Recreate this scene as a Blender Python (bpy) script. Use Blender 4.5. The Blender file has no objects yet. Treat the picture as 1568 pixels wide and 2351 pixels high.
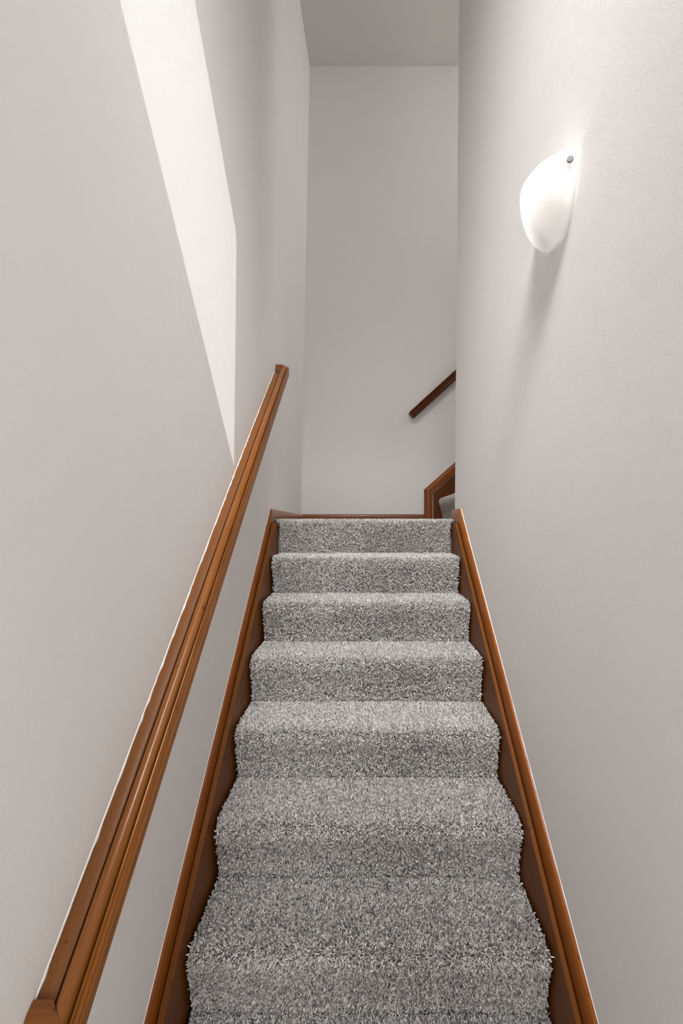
import bpy, bmesh, math, random
import numpy as np
from mathutils import Vector

random.seed(7)
rng = np.random.default_rng(11)
S = bpy.context.scene
COL = S.collection

# ------------------------------------------------------------------ camera
F = 1045.0                     # focal length in pixels of the 1568 x 2351 frame
VPX, VPY = 830.0, 1208.0       # where lines running straight ahead meet
cam = bpy.data.cameras.new('camera')
cam.sensor_fit = 'VERTICAL'
cam.sensor_height = 36.0
cam.lens = 36.0 * F / 2351.0
cam.shift_x = -(VPX - 784.0) / 2351.0
cam.shift_y = (VPY - 1175.5) / 2351.0
cam.clip_start = 0.02
camo = bpy.data.objects.new('camera', cam)
camo.location = (0, 0, 0)
camo.rotation_euler = (math.pi / 2, 0, 0)
COL.objects.link(camo)
S.camera = camo

# ------------------------------------------------------------------ world, sun, lights, exposure
S.view_settings.view_transform = 'Standard'
S.view_settings.look = 'None'
S.view_settings.gamma = 1.0
S.view_settings.use_curve_mapping = False
S.view_settings.exposure = 0.0
W = bpy.data.worlds.new('world')
S.world = W
W.use_nodes = True
W.node_tree.nodes['Background'].inputs[0].default_value = (0.80, 0.90, 1.0, 1)
W.node_tree.nodes['Background'].inputs[1].default_value = 0.3

SUN_SHIFT = Vector((-1.025, 1.60, -1.55))      # from the added high opening to the sun patch


def lamp(name, kind, energy, loc, direction, color, **kw):
    L = bpy.data.lights.new(name, kind)
    L.energy = energy
    L.color = color
    for k, v in kw.items():
        setattr(L, k, v)
    o = bpy.data.objects.new(name, L)
    o.location = loc
    o.rotation_euler = Vector(direction).to_track_quat('-Z', 'Y').to_euler()
    COL.objects.link(o)
    return o


lamp('sun', 'SUN', 3.0, (3, -4, 6), SUN_SHIFT, (0.955, 0.99, 1.0), angle=math.radians(0.25))
DAY = (1.0, 0.995, 0.985)
R = math.radians
# unseen fills added under the closed ceiling and in the hall, plus upstairs daylight
lamp('roof_fill', 'AREA', 34.0, (-0.20, 0.3, 3.60), (1.0, 2.0, -3.5), DAY, shape='RECTANGLE', size=0.66, size_y=2.3, spread=R(68))  # added broad fill angled toward the right wall
lamp('roof_fill', 'AREA', 14.0, (0.10, -0.5, 3.60), (-0.03, 2.75, -3.75), DAY, shape='RECTANGLE', size=0.6, size_y=1.0, spread=R(38))  # added narrow fill to brighten the steps
lamp('hall_fill', 'AREA', 23.5, (0.02, -2.2, -0.9), (0, 1, 0.2), DAY, shape='RECTANGLE', size=0.95, size_y=1.2)  # added low fill to brighten the lower walls
lamp('hall_side_fill', 'AREA', 16.5, (0.51, -0.5, -0.2), (-1, 0.5, 0), DAY, shape='RECTANGLE', size=0.8, size_y=1.4)  # fill added to brighten the left wall, no window built here
lamp('upstairs_daylight', 'AREA', 26.0, (2.7, 3.1, 3.0), (-1, 0, -0.45), DAY, shape='RECTANGLE', size=0.9, size_y=1.6)

# ------------------------------------------------------------------ measures
RISE, RUN = 0.190, 0.2223
SL = RISE / RUN
D0, Z0 = 2.506, 0.04           # landing nosing
NSTEP = 9
XL, XR = -0.494, 0.531         # side walls
XCL, XCR = -0.449, 0.491       # carpet edges
DB = 3.69                      # back wall
ZC = 3.729                     # ceiling
DRW = 2.593                    # where the right wall stops
ZF = Z0 - RISE * NSTEP
YR = -2.4                      # rear of the hall


def nos(D):
    return Z0 - SL * (D0 - D)


# ------------------------------------------------------------------ materials
def new_mat(name):
    m = bpy.data.materials.new(name)
    m.use_nodes = True
    nt = m.node_tree
    b = nt.nodes['Principled BSDF']
    return m, nt, b


def N(nt, t, **inp):
    n = nt.nodes.new(t)
    for k, v in inp.items():
        n.inputs[k.replace('_', ' ')].default_value = v
    return n


def wall_mat(name, color, bump=0.18):
    m, nt, b = new_mat(name)
    tc = nt.nodes.new('ShaderNodeTexCoord')
    n1 = N(nt, 'ShaderNodeTexNoise', Scale=260.0, Detail=3.0, Roughness=0.6)
    n2 = N(nt, 'ShaderNodeTexNoise', Scale=2.2, Detail=2.0)
    n3 = N(nt, 'ShaderNodeTexNoise', Scale=14.0, Detail=2.0)
    for n in (n1, n2, n3):
        nt.links.new(tc.outputs['Object'], n.inputs['Vector'])
    mix = nt.nodes.new('ShaderNodeMix')
    mix.data_type = 'RGBA'
    mix.inputs[6].default_value = (*[c * 0.975 for c in color], 1)
    mix.inputs[7].default_value = (*[min(1, c * 1.02) for c in color], 1)
    nt.links.new(n2.outputs['Fac'], mix.inputs[0])
    nt.links.new(mix.outputs[2], b.inputs['Base Color'])
    bp = N(nt, 'ShaderNodeBump', Strength=bump, Distance=0.004)
    bp2 = N(nt, 'ShaderNodeBump', Strength=0.10, Distance=0.01)
    nt.links.new(n1.outputs['Fac'], bp.inputs['Height'])
    nt.links.new(n3.outputs['Fac'], bp2.inputs['Height'])
    nt.links.new(bp2.outputs['Normal'], bp.inputs['Normal'])
    nt.links.new(bp.outputs['Normal'], b.inputs['Normal'])
    b.inputs['Roughness'].default_value = 0.62
    b.inputs['Specular IOR Level'].default_value = 0.25
    return m


def wood_mat(name, axis, light=(0.25, 0.078, 0.012), dark=(0.115, 0.030, 0.005), rough=0.34, grain=1.0, coat=0.16, spec=0.28):
    ax = Vector(axis).normalized()
    m, nt, b = new_mat(name)
    tc = nt.nodes.new('ShaderNodeTexCoord')
    dot = nt.nodes.new('ShaderNodeVectorMath')
    dot.operation = 'DOT_PRODUCT'
    dot.inputs[1].default_value = ax
    nt.links.new(tc.outputs['Object'], dot.inputs[0])
    sc = nt.nodes.new('ShaderNodeVectorMath')
    sc.operation = 'SCALE'
    sc.inputs[0].default_value = ax * 0.975
    nt.links.new(dot.outputs['Value'], sc.inputs['Scale'])
    sub = nt.nodes.new('ShaderNodeVectorMath')
    sub.operation = 'SUBTRACT'
    nt.links.new(tc.outputs['Object'], sub.inputs[0])
    nt.links.new(sc.outputs[0], sub.inputs[1])
    g = N(nt, 'ShaderNodeTexNoise', Scale=190.0 * grain, Detail=5.0, Roughness=0.65, Distortion=0.4)
    g2 = N(nt, 'ShaderNodeTexNoise', Scale=28.0 * grain, Detail=3.0)
    spots = N(nt, 'ShaderNodeTexNoise', Scale=60.0, Detail=2.0)
    nt.links.new(sub.outputs[0], g.inputs['Vector'])
    nt.links.new(sub.outputs[0], g2.inputs['Vector'])
    nt.links.new(tc.outputs['Object'], spots.inputs['Vector'])
    add = nt.nodes.new('ShaderNodeMath')
    add.operation = 'MULTIPLY_ADD'
    add.inputs[1].default_value = 0.55
    nt.links.new(g.outputs['Fac'], add.inputs[0])
    mul = nt.nodes.new('ShaderNodeMath')
    mul.operation = 'MULTIPLY'
    mul.inputs[1].default_value = 0.45
    nt.links.new(g2.outputs['Fac'], mul.inputs[0])
    nt.links.new(mul.outputs[0], add.inputs[2])
    ramp = nt.nodes.new('ShaderNodeValToRGB')
    ramp.color_ramp.elements[0].position = 0.36
    ramp.color_ramp.elements[0].color = (*dark, 1)
    ramp.color_ramp.elements[1].position = 0.60
    ramp.color_ramp.elements[1].color = (*light, 1)
    nt.links.new(add.outputs[0], ramp.inputs['Fac'])
    # sparse dark nicks in the varnish
    r2 = nt.nodes.new('ShaderNodeValToRGB')
    r2.color_ramp.elements[0].position = 0.25
    r2.color_ramp.elements[0].color = (0.35, 0.3, 0.25, 1)
    r2.color_ramp.elements[1].position = 0.31
    r2.color_ramp.elements[1].color = (1, 1, 1, 1)
    nt.links.new(spots.outputs['Fac'], r2.inputs['Fac'])
    mx = nt.nodes.new('ShaderNodeMix')
    mx.data_type = 'RGBA'
    mx.blend_type = 'MULTIPLY'
    mx.inputs[0].default_value = 1.0
    nt.links.new(ramp.outputs[0], mx.inputs[6])
    nt.links.new(r2.outputs[0], mx.inputs[7])
    nt.links.new(mx.outputs[2], b.inputs['Base Color'])
    bp = N(nt, 'ShaderNodeBump', Strength=0.25, Distance=0.0015)
    nt.links.new(add.outputs[0], bp.inputs['Height'])
    nt.links.new(bp.outputs['Normal'], b.inputs['Normal'])
    b.inputs['Roughness'].default_value = rough
    b.inputs['Specular IOR Level'].default_value = spec
    b.inputs['Coat Weight'].default_value = coat
    b.inputs['Coat Roughness'].default_value = 0.16
    return m


def plain(name, color, rough=0.5, metal=0.0):
    m, nt, b = new_mat(name)
    tc = nt.nodes.new('ShaderNodeTexCoord')
    n = N(nt, 'ShaderNodeTexNoise', Scale=90.0, Detail=3.0)
    nt.links.new(tc.outputs['Object'], n.inputs['Vector'])
    mix = nt.nodes.new('ShaderNodeMix')
    mix.data_type = 'RGBA'
    mix.inputs[6].default_value = (*[c * 0.9 for c in color], 1)
    mix.inputs[7].default_value = (*[min(1, c * 1.06) for c in color], 1)
    nt.links.new(n.outputs['Fac'], mix.inputs[0])
    nt.links.new(mix.outputs[2], b.inputs['Base Color'])
    b.inputs['Roughness'].default_value = rough
    b.inputs['Metallic'].default_value = metal
    return m


def carpet_mat(name, lo, hi, hair=True):
    m, nt, b = new_mat(name)
    ramp = nt.nodes.new('ShaderNodeValToRGB')
    ramp.color_ramp.elements[0].color = (*lo, 1)
    ramp.color_ramp.elements[1].color = (*hi, 1)
    if hair:
        hi_ = nt.nodes.new('ShaderNodeHairInfo')
        nt.links.new(hi_.outputs['Random'], ramp.inputs['Fac'])
    else:
        tc = nt.nodes.new('ShaderNodeTexCoord')
        n = N(nt, 'ShaderNodeTexNoise', Scale=300.0, Detail=2.0)
        nt.links.new(tc.outputs['Object'], n.inputs['Vector'])
        nt.links.new(n.outputs['Fac'], ramp.inputs['Fac'])
    nt.links.new(ramp.outputs[0], b.inputs['Base Color'])
    b.inputs['Roughness'].default_value = 0.85
    b.inputs['Specular IOR Level'].default_value = 0.15
    return m


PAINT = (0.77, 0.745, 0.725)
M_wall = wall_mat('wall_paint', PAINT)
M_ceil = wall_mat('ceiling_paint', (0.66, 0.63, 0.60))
M_floor = carpet_mat('hall_carpet', (0.30, 0.28, 0.27), (0.45, 0.43, 0.42), hair=False)
SLOPE = (0, 1, SL)
M_rail = wood_mat('rail_wood', SLOPE, light=(0.24, 0.078, 0.009), dark=(0.13, 0.037, 0.004), rough=0.30, coat=0.40)
M_side = wood_mat('side_strip_wood', SLOPE, light=(0.29, 0.094, 0.011), dark=(0.075, 0.019, 0.003), rough=0.36, coat=0.12)
M_ledge = wood_mat('ledge_wood', SLOPE, light=(0.19, 0.068, 0.014), dark=(0.125, 0.041, 0.008), rough=0.5, coat=0.04)
M_railx = wood_mat('return_wood', (1, 0, 0), light=(0.19, 0.064, 0.011), dark=(0.11, 0.032, 0.006))
M_board = wood_mat('board_wood', SLOPE, light=(0.150, 0.047, 0.007), dark=(0.115, 0.035, 0.005), rough=0.42, grain=0.35, coat=0.0, spec=0.16)
M_cap = wood_mat('cap_wood', SLOPE, light=(0.27, 0.076, 0.007), dark=(0.16, 0.041, 0.004), rough=0.36, coat=0.10, spec=0.22)
M_basey = wood_mat('base_wood_y', (0, 1, 0), light=(0.25, 0.078, 0.014), dark=(0.14, 0.040, 0.007))
M_basex = wood_mat('base_wood_x', (1, 0, 0), light=(0.22, 0.064, 0.011), dark=(0.12, 0.033, 0.006))
UPS = (1, 0, 0.89)
M_capu = wood_mat('upper_cap_wood', UPS, light=(0.29, 0.084, 0.011), dark=(0.17, 0.044, 0.006))
M_capv = wood_mat('upper_post_wood', (0, 0, 1), light=(0.29, 0.084, 0.011), dark=(0.17, 0.044, 0.006))
M_boardu = wood_mat('upper_board_wood', UPS, light=(0.13, 0.040, 0.008), dark=(0.09, 0.026, 0.005), grain=0.35)
M_railu = wood_mat('upper_rail_wood', (1, 0, 0.915), light=(0.13, 0.031, 0.006), dark=(0.06, 0.014, 0.003), coat=0.12, spec=0.2)
M_bead = plain('paint_bead', (0.80, 0.80, 0.77), 0.5)
M_pile = carpet_mat('carpet_pile', (0.17, 0.163, 0.160), (0.94, 0.905, 0.885))
M_back = carpet_mat('carpet_backing', (0.07, 0.067, 0.066), (0.13, 0.125, 0.122), hair=False)
M_pile2 = carpet_mat('upper_carpet_pile', (0.34, 0.29, 0.26), (0.98, 0.89, 0.82))
M_metal = plain('brushed_metal', (0.17, 0.16, 0.148), 0.65, 0.1)
M_white = plain('white_enamel', (0.8, 0.79, 0.77), 0.4)


# ------------------------------------------------------------------ building helpers
def link(name, me, mat, parent=None, smooth=False):
    o = bpy.data.objects.new(name, me)
    COL.objects.link(o)
    if mat:
        me.materials.append(mat)
    if smooth:
        for p in me.polygons:
            p.use_smooth = True
    if parent:
        o.parent = parent
        o.location = -Vector(parent.location)
    return o


def from_py(name, verts, faces, mat, parent=None, smooth=False):
    me = bpy.data.meshes.new(name)
    me.from_pydata([tuple(v) for v in verts], [], faces)
    bm = bmesh.new()
    bm.from_mesh(me)
    bmesh.ops.recalc_face_normals(bm, faces=bm.faces)
    bm.to_mesh(me)
    bm.free()
    return link(name, me, mat, parent, smooth)


def surface(name, verts, faces, mat, parent=None):
    me = bpy.data.meshes.new(name)
    me.from_pydata([tuple(v) for v in verts], [], faces)
    return link(name, me, mat, parent)


def sweep(name, rings, mat, parent=None, sharp=35):
    """closed profile rings (same count) joined one after the other, ends capped"""
    n = len(rings[0])
    verts = [p for r in rings for p in r]
    faces = []
    for i in range(len(rings) - 1):
        for j in range(n):
            k = (j + 1) % n
            faces.append((i * n + j, i * n + k, (i + 1) * n + k, (i + 1) * n + j))
    faces.append(tuple(range(n - 1, -1, -1)))
    faces.append(tuple((len(rings) - 1) * n + j for j in range(n)))
    o = from_py(name, verts, faces, mat, parent, True)
    o.data.set_sharp_from_angle(angle=math.radians(sharp))
    return o


def thing(name, label, cat, loc, group=None):
    o = bpy.data.objects.new(name, None)
    o.empty_display_size = 0.1
    o.location = loc
    COL.objects.link(o)
    o['label'] = label
    o['category'] = cat
    if group:
        o['group'] = group
    return o


def struct(o, label=None):
    o['kind'] = 'structure'
    if label:
        o['label'] = label
    return o


# ------------------------------------------------------------------ room shell
def xl(y, z):                       # the left wall leans in a little towards the back
    return XL + 0.074 * max(0, z / ZC) * max(0, (y / DB)) ** 2


def xr(y, z):
    return XR + 0.0083 * max(0, z)


# left wall
ys = np.linspace(YR, DB, 40)
zs = np.linspace(ZF - 0.02, ZC, 40)
vs, fs = [], []
for y in ys:
    for z in zs:
        vs.append((xl(y, z), y, z))
for i in range(39):
    for j in range(39):
        a = i * 40 + j
        fs.append((a, a + 40, a + 41, a + 1))
struct(surface('wall_left', vs, fs, M_wall), 'pale warm grey stairwell wall with a slanted sun patch')
for p in bpy.data.objects['wall_left'].data.polygons:
    p.use_smooth = True

# right wall with an added, unseen opening shaped to cast the sun patch
patch = [(1.738, 0.252), (0.30, 1.705), (0.72, 2.12), (1.745, 1.170), (1.752, 1.125)]
hole = [(y - SUN_SHIFT.y, z - SUN_SHIFT.z) for y, z in patch]
outer = [(YR, ZF - 0.02), (DRW, ZF - 0.02), (DRW, Z0 - .3), (DRW, 0.0), (DRW, ZC), (YR, ZC)]
bm = bmesh.new()
ov = [bm.verts.new((xr(0, z), y, z)) for y, z in outer]
hv = [bm.verts.new((xr(0, z), y, z)) for y, z in hole]
es = [bm.edges.new((ov[i], ov[(i + 1) % len(ov)])) for i in range(len(ov))]
es += [bm.edges.new((hv[i], hv[(i + 1) % len(hv)])) for i in range(len(hv))]
bmesh.ops.triangle_fill(bm, use_beauty=True, edges=es)
me = bpy.data.meshes.new('wall_right')
bm.to_mesh(me)
bm.free()
struct(link('wall_right', me, M_wall), 'pale warm grey wall carrying the lit sconce')

struct(surface('wall_back', [(XL - .02, DB, ZF), (3.2, DB, ZF), (3.2, DB, ZC), (XL - .02, DB, ZC)], [(0, 1, 2, 3)], M_wall),
       'pale grey end wall above the landing')
struct(surface('wall_partition', [(XR, DRW, Z0 - .3), (3.2, DRW, Z0 - .3), (3.2, DRW, ZC), (xr(0, ZC), DRW, ZC), (XR, DRW, 0)],
               [(0, 1, 2, 3, 4)], M_wall))
struct(surface('wall_upstairs', [(3.2, DRW, Z0 - .3), (3.2, DB, Z0 - .3), (3.2, DB, ZC), (3.2, DRW, ZC)], [(0, 1, 2, 3)], M_wall))
struct(surface('wall_rear', [(XL - .02, YR, ZF), (XR + .05, YR, ZF), (XR + .05, YR, ZC), (XL - .02, YR, ZC)], [(0, 1, 2, 3)], M_wall))
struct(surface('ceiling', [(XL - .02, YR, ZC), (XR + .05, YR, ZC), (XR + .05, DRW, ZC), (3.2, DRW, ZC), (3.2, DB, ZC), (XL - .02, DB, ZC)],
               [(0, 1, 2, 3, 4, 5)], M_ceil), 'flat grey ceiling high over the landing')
struct(surface('floor', [(XL - .02, YR, ZF), (XR + .02, YR, ZF), (XR + .02, 0.62, ZF), (XL - .02, 0.62, ZF)], [(0, 1, 2, 3)], M_floor))

ye = D0 - RUN * NSTEP
struct(surface('floor_underside', [(XL - .02, ye, ZF - .35), (XR + .02, ye, ZF - .35), (XR + .02, DRW, nos(DRW) - .35), (XL - .02, DRW, nos(DRW) - .35),
                                   (XR + .02, DRW, Z0 - .06), (XL - .02, DRW, Z0 - .06), (XL - .02, DB, Z0 - .06), (XR + .02, DB, Z0 - .06), (3.2, DB, Z0 - .06), (3.2, DRW, Z0 - .06),
                                   (XR + .02, 0.62, ZF - .001), (XL - .02, 0.62, ZF - .001)],
               [(0, 1, 2, 3), (3, 2, 4, 5), (5, 4, 7, 6), (4, 9, 8, 7), (0, 1, 10, 11)], M_floor))

# ------------------------------------------------------------------ carpet
PILE = 0.010


def step_profile(nosings, back, first=0):
    """outer line of the carpet in (depth, height), from the landing down"""
    pts = list(back)
    for k, (D, z) in enumerate(nosings):
        pts += [(D + 0.050, z + 0.000), (D + 0.028, z - 0.002), (D + 0.013, z - 0.008), (D + 0.004, z - 0.018), (D, z - 0.032),
                (D + 0.001, z - 0.048), (D + 0.006, z - 0.066), (D + 0.014, z - 0.092), (D + 0.022, z - 0.125),
                (D + 0.027, z - 0.160), (D + 0.030, z - 0.180), (D + 0.036, z - 0.1875)]
    return pts


def carpet_faces(profile, a, b, to3, normal_flip=1):
    """strip quads between side a and side b, moved in by the pile height"""
    P = np.array(profile, float)
    T = np.gradient(P, axis=0)
    T /= np.linalg.norm(T, axis=1)[:, None]
    Nn = np.stack([T[:, 1], -T[:, 0]], 1) * normal_flip
    base = P - Nn * PILE
    return P, base, Nn


def build_carpet_body(name, base, under, a, b, to3, parent):
    n = len(base)
    ring = [tuple(p) for p in base] + [tuple(p) for p in under[::-1]]
    rings = [[to3(a, *p) for p in ring], [to3(b, *p) for p in ring]]
    return sweep(name, rings, M_back, parent, 60)


def pile_curves(name, segs, density, mat, parent, radius=0.00135, length=0.0100, dens=None):
    """tufts scattered over quads (p00, p10, p11, p01 as 3D) -> one hair curves object"""
    roots, norms = [], []
    for (p0, p1, p2, p3, n0, n1) in segs:
        p0, p1, p2, p3 = map(np.array, (p0, p1, p2, p3))
        area = np.linalg.norm(np.cross(p1 - p0, p3 - p0))
        k = max(1, int(area * density * (dens or [1.0])[0] + rng.random()))
        if dens:
            dens = dens[1:]
        u = rng.random(k)[:, None]
        v = rng.random(k)[:, None]
        roots.append(p0 * (1 - u) * (1 - v) + p1 * u * (1 - v) + p2 * u * v + p3 * (1 - u) * v)
        norms.append(np.array(n0)[None] * (1 - v) + np.array(n1)[None] * v)
    R = np.concatenate(roots)
    Nn = np.concatenate(norms)
    Nn /= np.linalg.norm(Nn, axis=1)[:, None]
    n = len(R)
    tilt = rng.normal(0, 0.45, (n, 3))
    # broad brushing of the pile, the nap left by footsteps and the vacuum
    nap = 0.55 * np.sin(R * 9.0 + np.array([0.3, 1.1, 2.0]))[:, [1, 2, 0]]
    d = Nn + tilt + nap * 0.5
    d /= np.linalg.norm(d, axis=1)[:, None]
    # never pointing into the backing
    low = (d * Nn).sum(1) < 0.3
    d[low] = Nn[low]
    L = length * rng.uniform(0.75, 1.15, n)[:, None]
    bend = rng.normal(0, 0.35, (n, 3))
    P = np.empty((n, 4, 3))
    P[:, 0] = R - Nn * 0.002
    P[:, 1] = R + d * L * 0.4
    P[:, 2] = R + d * L * 0.75 + bend * L * 0.12
    P[:, 3] = R + d * L + bend * L * 0.30
    if parent is not None:
        pass
    cu = bpy.data.hair_curves.new(name)
    cu.add_curves([4] * n)
    cu.points.foreach_set('position', P.reshape(-1).astype(np.float32))
    rad = np.tile(np.array([1.0, 1.15, 1.05, 0.55]), (n, 1)) * radius * rng.uniform(0.75, 1.2, n)[:, None]
    at = cu.attributes.get('radius') or cu.attributes.new('radius', 'FLOAT', 'POINT')
    at.data.foreach_set('value', rad.reshape(-1).astype(np.float32))
    cu.materials.append(mat)
    o = bpy.data.objects.new(name, cu)
    COL.objects.link(o)
    o.parent = parent
    o.location = -Vector(parent.location)
    o['kind'] = 'stuff'
    return o


def to_yz(x, d, z):
    return (x, d, z)


runner = thing('stair_carpet', 'light grey cut pile carpet running down the lower flight from the landing', 'carpet', (0.021, D0, Z0))
noses = [(D0 - RUN * k, Z0 - RISE * k) for k in range(NSTEP)]
prof = step_profile(noses, [(D0 + 0.16, Z0), (D0 + 0.10, Z0)])
P_, B_, N_ = carpet_faces(prof, XCL, XCR, to_yz)
# nosing normals point towards the camera and up
if N_[3][1] < 0:
    P_, B_, N_ = carpet_faces(prof, XCL, XCR, to_yz, -1)
under = [(p[0] + 0.03, p[1] - 0.03) for p in B_]
under[0] = (B_[0][0], B_[0][1] - 0.03)
build_carpet_body('backing', B_, under, XCL + 0.004, XCR - 0.004, to_yz, runner)
segs = []
for i in range(len(B_) - 1):
    a, b = B_[i], B_[i + 1]
    n0, n1 = (0, N_[i][0], N_[i][1]), (0, N_[i + 1][0], N_[i + 1][1])
    segs.append(((XCL, *a), (XCR, *a), (XCR, *b), (XCL, *b), n0, n1))
tips = B_ + N_ * 0.008
grow = [min(2.2, max(0.8, np.linalg.norm(tips[i + 1] - tips[i]) / max(1e-6, np.linalg.norm(B_[i + 1] - B_[i])))) for i in range(len(B_) - 1)]
pile_curves('pile', segs, 120000, M_pile, runner, dens=grow)
# landing: wider, from skirting to skirting
lz = Z0 - PILE
land = from_py('landing_backing',
               [(XL + .017, D0 + .03, lz), (XR - .017, D0 + .03, lz), (XR - .017, DRW + .02, lz), (0.64, DRW + .02, lz), (0.64, DB - .02, lz), (XL + .017, DB - .02, lz),
                (XL + .017, D0 + .03, lz - .03), (XR - .017, D0 + .03, lz - .03), (XR - .017, DRW + .02, lz - .03), (0.64, DRW + .02, lz - .03), (0.64, DB - .02, lz - .03), (XL + .017, DB - .02, lz - .03)],
               [(0, 1, 2, 3, 4, 5), (11, 10, 9, 8, 7, 6)] + [(i, (i + 1) % 6, (i + 1) % 6 + 6, i + 6) for i in range(6)], M_back, runner)
up = (0, 0, 1)
frontn = (0, -0.8, 0.6)
lsegs = [((XL + .017, D0 + .03, lz), (XR - .017, D0 + .03, lz), (XR - .017, D0 + .16, lz), (XL + .017, D0 + .16, lz), (0, -.3, 1), up),
         ((XL + .017, D0 + .03, lz - .015), (XCL, D0 + .02, lz - .015), (XCL, D0 + .03, lz), (XL + .017, D0 + .03, lz), frontn, up),
         ((XCR, D0 + .02, lz - .015), (XR - .017, D0 + .03, lz - .015), (XR - .017, D0 + .03, lz), (XCR, D0 + .03, lz), frontn, up),
         ((XL + .017, D0 + .16, lz), (0.62, D0 + .16, lz), (0.62, DB - .02, lz), (XL + .017, DB - .02, lz), up, up)]
pile_curves('landing_pile', lsegs, 60000, M_pile, runner)

# upper flight, climbing to the right behind the partition
XU, ZU, RUNU = 0.62, 0.23, RISE / 0.89
runner2 = thing('stair_carpet', 'beige grey carpet on the first step of the upper flight, behind the right wall', 'carpet', (XU, 3.15, Z0))
unoses = [(XU + RUNU * j, ZU + RISE * j) for j in range(6)]
prof2 = step_profile(unoses[::-1], [(unoses[-1][0] + 0.3, unoses[-1][1]), (unoses[-1][0] + 0.1, unoses[-1][1])])


def to_xz(y, d, z):
    return (d, y, z)


P2, B2, N2 = carpet_faces(prof2, 0, 0, to_xz)
if N2[3][1] < 0:
    P2, B2, N2 = carpet_faces(prof2, 0, 0, to_xz, -1)
YU0, YU1 = DRW + 0.03, DB - 0.036
under2 = [(p[0] + 0.03, p[1] - 0.03) for p in B2]
under2[0] = (B2[0][0], B2[0][1] - 0.03)
build_carpet_body('backing', B2, under2, YU0, YU1 - .004, to_xz, runner2)
segs = []
for i in range(len(B2) - 14, len(B2) - 1):
    a, b = B2[i], B2[i + 1]
    n0, n1 = (N2[i][0], 0, N2[i][1]), (N2[i + 1][0], 0, N2[i + 1][1])
    segs.append(((a[0], YU0, a[1]), (a[0], YU1, a[1]), (b[0], YU1, b[1]), (b[0], YU0, b[1]), n0, n1))
pile_curves('pile', segs, 125000, M_pile2, runner2)


# ------------------------------------------------------------------ stringers of the lower flight
def sring(prof, D, level=None):
    base = nos(D) if level is None else nos(level)
    return [(x, D, base + v) for x, v in prof]


def stringer(side, wall, xin, xgap, vtop, Dk, label, Dend, base_name, base_label):
    s = 1 if side == 'right' else -1
    t = thing('stair_stringer', label, 'stringer', (wall, 1.5, nos(1.5)))
    Dn = D0 - RUN * NSTEP + 0.05
    # board: inner face, small eased edge, top, back; cut level under the landing carpet
    vt = 0.040
    zcut = Z0 - 0.022
    Dcut = D0 - (Z0 + vt - zcut) / SL
    prof = [(xin, -0.30), (xin, vt - 0.003), (xin + s * 0.003, vt), (xgap - s * 0.0030, vt), (xgap - s * 0.0030, -0.30)]
    rings = [sring(prof, Dn), sring(prof, Dcut)]
    last = [(x, D0 - 0.0 + 0.02, min(z, zcut)) for (x, D, z) in [(p[0], 0, zcut if p[1] > 0 else nos(D0) - 0.3) for p in prof]]
    rings.append(last)
    sweep('board', rings, M_board, t)
    # cap: face set behind the board, round shoulder, flat to the wall
    f = xgap + s * 0.001
    w = wall - s * 0.001
    h = vtop
    cp = [(f, 0.020), (f, h - 0.022), (f + s * 0.0008, h - 0.016), (f + s * 0.003, h - 0.011), (f + s * 0.004, h - 0.009),
          (f + s * 0.0050, h - 0.004), (f + s * 0.008, h - 0.001), (f + s * 0.012, h), (w, h), (w, 0.020)]
    sweep('cap_moulding', [sring(cp, Dn), sring(cp, Dk)], M_cap, t)
    b = sweep(base_name, [sring(cp, Dk + 0.0006, Dk), sring(cp, Dend, Dk)], M_basey)
    struct(b, base_label)
    # painter's bead where cap meets wall
    bead = []
    for i in range(60):
        D = Dn + (Dk - Dn) * i / 59
        e = 0.0012 + 0.0008 * random.random()
        bead.append([(wall + s * .001, D, nos(D) + h - .001), (wall - s * e, D, nos(D) + h - .001), (wall - s * e, D, nos(D) + h + e * 0.6),
                     (wall + s * .001, D, nos(D) + h + e)])
    sweep('paint_line', bead, M_bead, t)
    return t


stringer('right', XR, 0.500, 0.515, 0.116, 2.434, 'brown wooden stringer board with cap moulding along the right wall below the sconce', DRW + 0.016,
         'baseboard_right', 'short brown skirting at the end of the right wall')
stringer('left', XL, -0.462, -0.480, 0.0955, 2.458, 'brown wooden stringer board with cap moulding along the left wall under the handrail', DB,
         'baseboard_left', 'brown skirting on the left wall of the landing')
zb = nos(2.458)
bp_ = [(DB - .001, Z0 - .03), (DB - .014, Z0 - .03), (DB - .014, zb + .0955 - .014), (DB - .010, zb + .0955 - .004), (DB - .006, zb + .0970), (DB - .001, zb + .0970)]
struct(sweep('baseboard_back', [[(XL + .014, y, z) for y, z in bp_], [(0.5055, y, z) for y, z in bp_]], M_basex), 'thin brown skirting along the back wall of the landing')

# ------------------------------------------------------------------ upper flight stringer on the back wall
us = thing('stair_stringer', 'brown stringer with mitred trim rising to the right on the back wall', 'stringer', (0.506, DB, Z0))
KX, KZ, USL = 0.506, 0.297, 0.885       # outer corner of the mitred trim
YF = DB - 0.016
XE = 2.9


def raked(name, rows, mat, parent):
    """rows: list of (offset from outer line, depth in front of the wall); runs up the slope from the mitre"""
    r0, r1 = [], []
    for off, dep in rows:
        x0 = KX + off
        z0 = KZ - off * 0.36
        r0.append((x0, DB - dep, z0))
        dz = -off / math.cos(math.atan(USL))
        r1.append((XE, DB - dep, KZ + USL * (XE - KX) + dz))
    return sweep(name, [r0, r1], mat, parent)


# put the mitre line where both strips really meet
def mitre_z(off):
    c = math.cos(math.atan(USL))
    return KZ + USL * off - off / c


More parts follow.
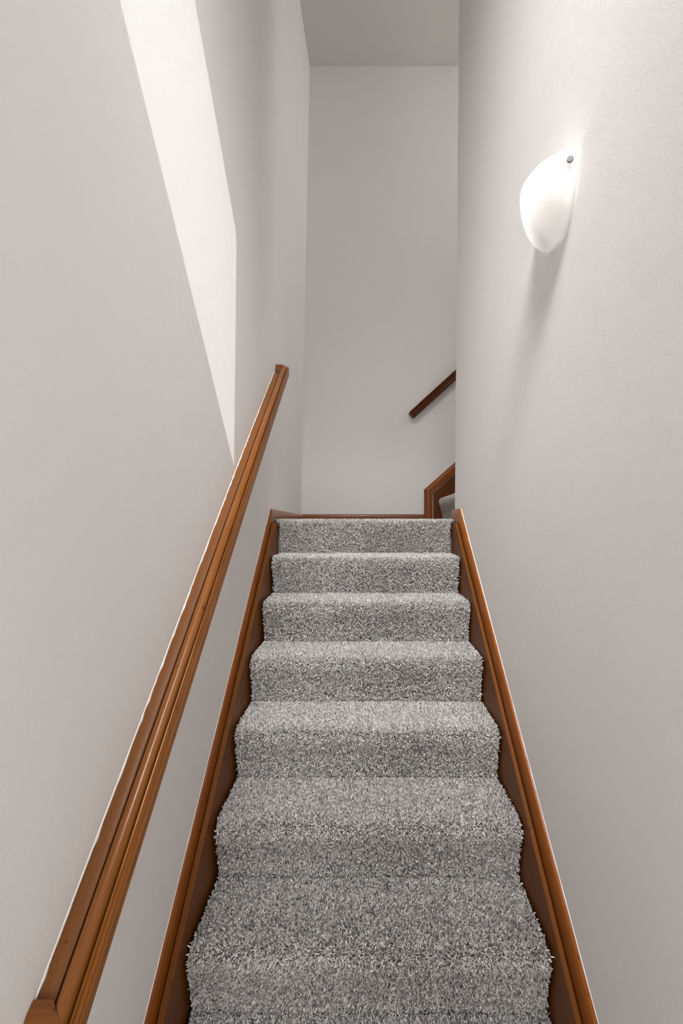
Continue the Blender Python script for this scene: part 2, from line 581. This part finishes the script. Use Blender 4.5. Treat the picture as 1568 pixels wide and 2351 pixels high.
def raked2(name, rows, mat, parent, kind):
    r0, r1 = [], []
    c = math.cos(math.atan(USL))
    for off, dep in rows:
        r0.append((KX + off, DB - dep, mitre_z(off)))
        if kind == 'slope':
            r1.append((XE, DB - dep, KZ + USL * (XE - KX) - off / c))
        else:
            r1.append((KX + off, DB - dep, Z0 - .03))
    return sweep(name, [r0, r1], mat, parent)


trim_rows = [(0.0, 0.001), (0.0, 0.007), (0.003, 0.010), (0.008, 0.011), (0.012, 0.0095), (0.014, 0.012), (0.018, 0.015), (0.024, 0.016), (0.068, 0.016), (0.068, 0.001)]
raked2('cap_moulding', trim_rows, M_capu, us, 'slope')
raked2('cap_moulding', trim_rows, M_capv, us, 'post')
# board, a little proud of the cap behind a dark joint
c_ = math.cos(math.atan(USL))
o1 = 0.0745
bx0, bz0 = KX + o1, mitre_z(o1)
bpoly = [(bx0, Z0 - .03), (bx0, bz0), (XE, bz0 + USL * (XE - bx0)), (XE, bz0 + USL * (XE - bx0) - 0.45), (KX + 0.35, Z0 - .03)]
sweep('board', [[(x, DB - .001, z) for x, z in bpoly], [(x, DB - .031, z) for x, z in bpoly]], M_boardu, us)

# ------------------------------------------------------------------ handrail on the left wall
Y_LO, Y_HI = 0.644, 2.587
hr = thing('handrail', 'long varnished wooden handrail climbing the left wall above the stringer', 'handrail', (XL, 1.6, nos(1.6) + .79))


def hx(D, v):
    return xl(D, nos(D) + v) - 0.0 if True else XL


def hring(prof, D, dD=None):
    out = []
    for i, (d, v) in enumerate(prof):
        y = D if dD is None else D + dD(d)
        z = nos(y) + v
        out.append((xl(y, z) + d, y, z))
    return out


ROUND = [(0.0335, 0.740), (0.0335, 0.793), (0.0345, 0.799), (0.0375, 0.8045), (0.042, 0.808), (0.047, 0.8095), (0.052, 0.808), (0.0565, 0.8045), (0.0592, 0.800),
         (0.0604, 0.795), (0.0608, 0.772), (0.0645, 0.770), (0.0645, 0.742)]
SIDE = [(0.0634, 0.768), (0.0634, 0.796), (0.0650, 0.7998), (0.0672, 0.7990), (0.0680, 0.7965), (0.0690, 0.7975), (0.0702, 0.7945), (0.0708, 0.7905), (0.0718, 0.789),
        (0.0725, 0.781), (0.0720, 0.777), (0.0735, 0.774), (0.0738, 0.764), (0.0730, 0.762), (0.0730, 0.757), (0.0738, 0.755), (0.0735, 0.746), (0.0715, 0.743), (0.0652, 0.741),
        (0.0652, 0.768)]
nseg = 24


def rail_piece(name, prof, mat):
    rings = [hring(prof, Y_LO, lambda d: (0.0735 - d) * 1.0)]
    for i in range(1, nseg):
        rings.append(hring(prof, Y_LO + 0.06 + (Y_HI - Y_LO - 0.09) * i / nseg))
    rings.append(hring(prof, Y_HI, lambda d: -(0.0735 - d) * 0.30))
    return sweep(name, rings, mat, hr, 32)


rail_piece('rail', ROUND, M_rail)
rail_piece('side_strip', SIDE, M_side)
LEDGE = [(0.0005, 0.735), (0.0005, 0.792), (0.004, 0.7945), (0.0265, 0.7950), (0.0295, 0.7925), (0.0300, 0.735)]
LOW = [(d, min(v, 0.772)) for d, v in LEDGE]
sweep('wall_strip', [hring(LEDGE, Y_LO + .042 + (Y_HI - .115 - Y_LO) * i / nseg) for i in range(nseg + 1)]
      + [hring(LOW, Y_HI - .0725), hring(LOW, Y_HI - .012)], M_ledge, hr, 40)


def ret(Dw0, Dw1, flip):
    """mitred return turning the rail into the wall; profile of the rail laid along x"""
    if flip > 0:       # lower end, faces down the stairs
        e = lambda d: (0.0735 - d) * 0.55
        front = Y_LO
        sec = [(-0.034, 0.735), (-0.036, 0.790), (-0.033, 0.800), (-0.026, 0.8075), (-0.014, 0.810), (0.000, 0.806), (0.0, 0.735)]
    rings = []
    for d in (0.001, 0.02, 0.0325):
        r = []
        for a, v in sec:
            y = front + 0.040 + a + 0.0
            z = nos(y) + v
            r.append((xl(y, z) + d, y, z))
        rings.append(r)
    # mitre face following the rail's cut
    r = []
    for a, v in sec:
        t = (a + 0.036) / 0.036
        d = 0.0735 - t * 0.040
        y = front + 0.040 + a - 0.002
        z = nos(y) + v
        r.append((xl(y, z) + d, y, z))
    rings.append(r)
    return sweep('wall_return', rings, M_railx, hr, 32)


ret(0, 0, 1)
# upper return: a short block turning into the wall beyond the end of the strip
sec = [(-0.022, 0.770), (-0.022, 0.800), (-0.017, 0.808), (-0.010, 0.811), (0.0, 0.811), (0.0, 0.770)]
rings = []
for d in (0.001, 0.034):
    rings.append([(xl(Y_HI, nos(Y_HI) + v) + d, Y_HI + a, nos(Y_HI) + v - 0.004) for a, v in sec])
rings.append([(xl(Y_HI, nos(Y_HI) + v) + 0.040, Y_HI + 0.4 * a, nos(Y_HI) + v - 0.006) for a, v in sec])
sweep('wall_return', rings, M_railx, hr, 32)
# ragged line of wall paint on the strip's edge
bead = []
nb = 160
for i in range(nb):
    D = Y_LO + .03 + (Y_HI - .10 - Y_LO) * i / (nb - 1)
    e = 0.0012 + 0.0014 * random.random() * (1 if i % 3 else 1.7)
    x0 = xl(D, nos(D) + .79)
    z = nos(D)
    bead.append([(x0 - .001, D, z + .792), (x0 + e, D, z + .7938), (x0 + e, D, z + .7965), (x0 + .0015, D, z + .7985), (x0 - .001, D, z + .7995)])
sweep('paint_line', bead, M_bead, hr)

# ------------------------------------------------------------------ handrail on the back wall
h2 = thing('handrail', 'short stretch of dark wooden handrail on the back wall, cut off by the right wall', 'handrail', (0.374, DB, 0.9))
HS = 0.915
hc = math.cos(math.atan(HS))
hd = Vector((hc, 0, hc * HS))
hn = Vector((-hc * HS, 0, hc))
A0 = Vector((0.377, DB, 0.909))
B0 = A0 + hd * 2.6
PR = [(0.001, -0.060), (0.001, 0.0), (0.040, 0.0), (0.058, -0.001), (0.064, -0.004), (0.066, -0.009), (0.064, -0.015), (0.056, -0.017), (0.056, -0.021),
      (0.066, -0.023), (0.071, -0.028), (0.071, -0.034), (0.067, -0.038), (0.061, -0.039), (0.061, -0.041), (0.069, -0.043), (0.070, -0.047), (0.064, -0.049),
      (0.064, -0.051), (0.068, -0.053), (0.066, -0.058), (0.054, -0.062)]


def h2ring(base, along, shrink=0.0):
    cx, cv = 0.036, -0.027
    return [tuple(base + hd * along + hn * (cv + (v - cv) * (1 - shrink)) + Vector((0, -(cx + (d - cx) * (1 - shrink)) if d > .002 else -d, 0))) for d, v in PR]


sweep('rail', [h2ring(A0, 0.0, 0.20), h2ring(A0, 0.006, 0.06), h2ring(A0, 0.014, 0.0), h2ring(B0, 0)], M_railu, h2, 32)

# ------------------------------------------------------------------ sconce on the right wall
SC = Vector((xr(0, 0.85), 1.245, 0.772))
HH, AA, PP = 0.161, 0.120, 0.092
sc = thing('wall_sconce', 'lit white frosted glass half bowl sconce high on the right wall', 'wall light', (SC.x, SC.y, SC.z))
mg, nt, b = new_mat('frosted_glass')
nt.nodes.remove(b)
dif = nt.nodes.new('ShaderNodeBsdfDiffuse')
dif.inputs[0].default_value = (0.86, 0.857, 0.85, 1)
trl = nt.nodes.new('ShaderNodeBsdfTranslucent')
trl.inputs[0].default_value = (0.94, 0.935, 0.925, 1)
gl = nt.nodes.new('ShaderNodeBsdfGlossy')
gl.inputs['Roughness'].default_value = 0.25
m1 = nt.nodes.new('ShaderNodeMixShader')
m1.inputs[0].default_value = 0.56
m2 = nt.nodes.new('ShaderNodeMixShader')
m2.inputs[0].default_value = 0.04
nt.links.new(dif.outputs[0], m1.inputs[1])
nt.links.new(trl.outputs[0], m1.inputs[2])
nt.links.new(m1.outputs[0], m2.inputs[1])
nt.links.new(gl.outputs[0], m2.inputs[2])
nt.links.new(m2.outputs[0], nt.nodes['Material Output'].inputs[0])
verts, faces = [], []
NU, NV = 48, 40
for j in range(NV + 1):
    t = math.sin(j / NV * math.pi / 2) * 0.9998      # 0 rim ... 1 bottom
    k = (1 - t ** 2.2) ** (1 / 2.5)
    kp = (1 - t ** 2.1) ** 0.58
    z = HH * (1 - t)
    for i in range(NU + 1):
        a = math.pi * i / NU
        x = -PP * kp * math.sin(a) ** 0.9 if 0 < i < NU else 0
        verts.append((SC.x - 0.002 + x, SC.y - AA * k * math.cos(a), SC.z + z))
for j in range(NV):
    for i in range(NU):
        a = j * (NU + 1) + i
        faces.append((a, a + 1, a + NU + 2, a + NU + 1))
sh = from_py('glass_shade', verts, faces, mg, sc, True)
md = sh.modifiers.new('thickness', 'SOLIDIFY')
md.thickness = 0.003
md.offset = 0
# back plate, lamp holder and bulb
pl = []
for i in range(24):
    a = 2 * math.pi * i / 24
    pl.append((SC.y + 0.045 * math.cos(a), SC.z + 0.085 + 0.06 * math.sin(a)))
sweep('back_plate', [[(SC.x - .001, y, z) for y, z in pl], [(SC.x - .010, y, z) for y, z in pl]], M_white, sc)


def lathe(name, prof, c, mat, parent, axis='z', n=24):
    rings = []
    ax = Vector(axis) if not isinstance(axis, str) else Vector((0, 0, 1))
    q = Vector((0, 0, 1)).rotation_difference(ax.normalized())
    for r, h in prof:
        rings.append([tuple(Vector(c) + q @ Vector((r * math.cos(2 * math.pi * i / n), r * math.sin(2 * math.pi * i / n), h))) for i in range(n)])
    return sweep(name, rings, mat, parent, 40)


mb, nt, b = new_mat('bulb_glass')
b.inputs['Base Color'].default_value = (0.9, 0.9, 0.88, 1)
b.inputs['Emission Color'].default_value = (1, 0.95, 0.88, 1)
b.inputs['Emission Strength'].default_value = 3.0
lathe('lamp_holder', [(0.006, 0.0), (0.014, 0.004), (0.014, 0.035), (0.010, 0.038)], (SC.x - .035, SC.y, SC.z + .035), M_white, sc)
lathe('bulb', [(0.009, 0), (0.012, 0.010), (0.019, 0.022), (0.022, 0.034), (0.019, 0.047), (0.011, 0.055), (0.002, 0.058)], (SC.x - .036, SC.y, SC.z + .074), mb, sc)
bl = lamp('sconce_light', 'POINT', 0.52, (SC.x - .040, SC.y - 0.0, SC.z + .120), (0, 0, -1), (1.0, 0.985, 0.96), shadow_soft_size=0.027)
# metal clip knobs that hold the glass, one at each upper corner
for sgn in (-1, 1):
    lathe('clip_knob', [(0.0022, -0.010), (0.0022, 0.001), (0.0072, 0.0012), (0.0078, 0.002), (0.0078, 0.0058), (0.0070, 0.0068), (0.0005, 0.0070)],
          (SC.x - 0.023, SC.y + sgn * 0.1212, SC.z + HH - 0.030), M_metal, sc, axis=(-0.42, sgn * 0.90, 0.0))
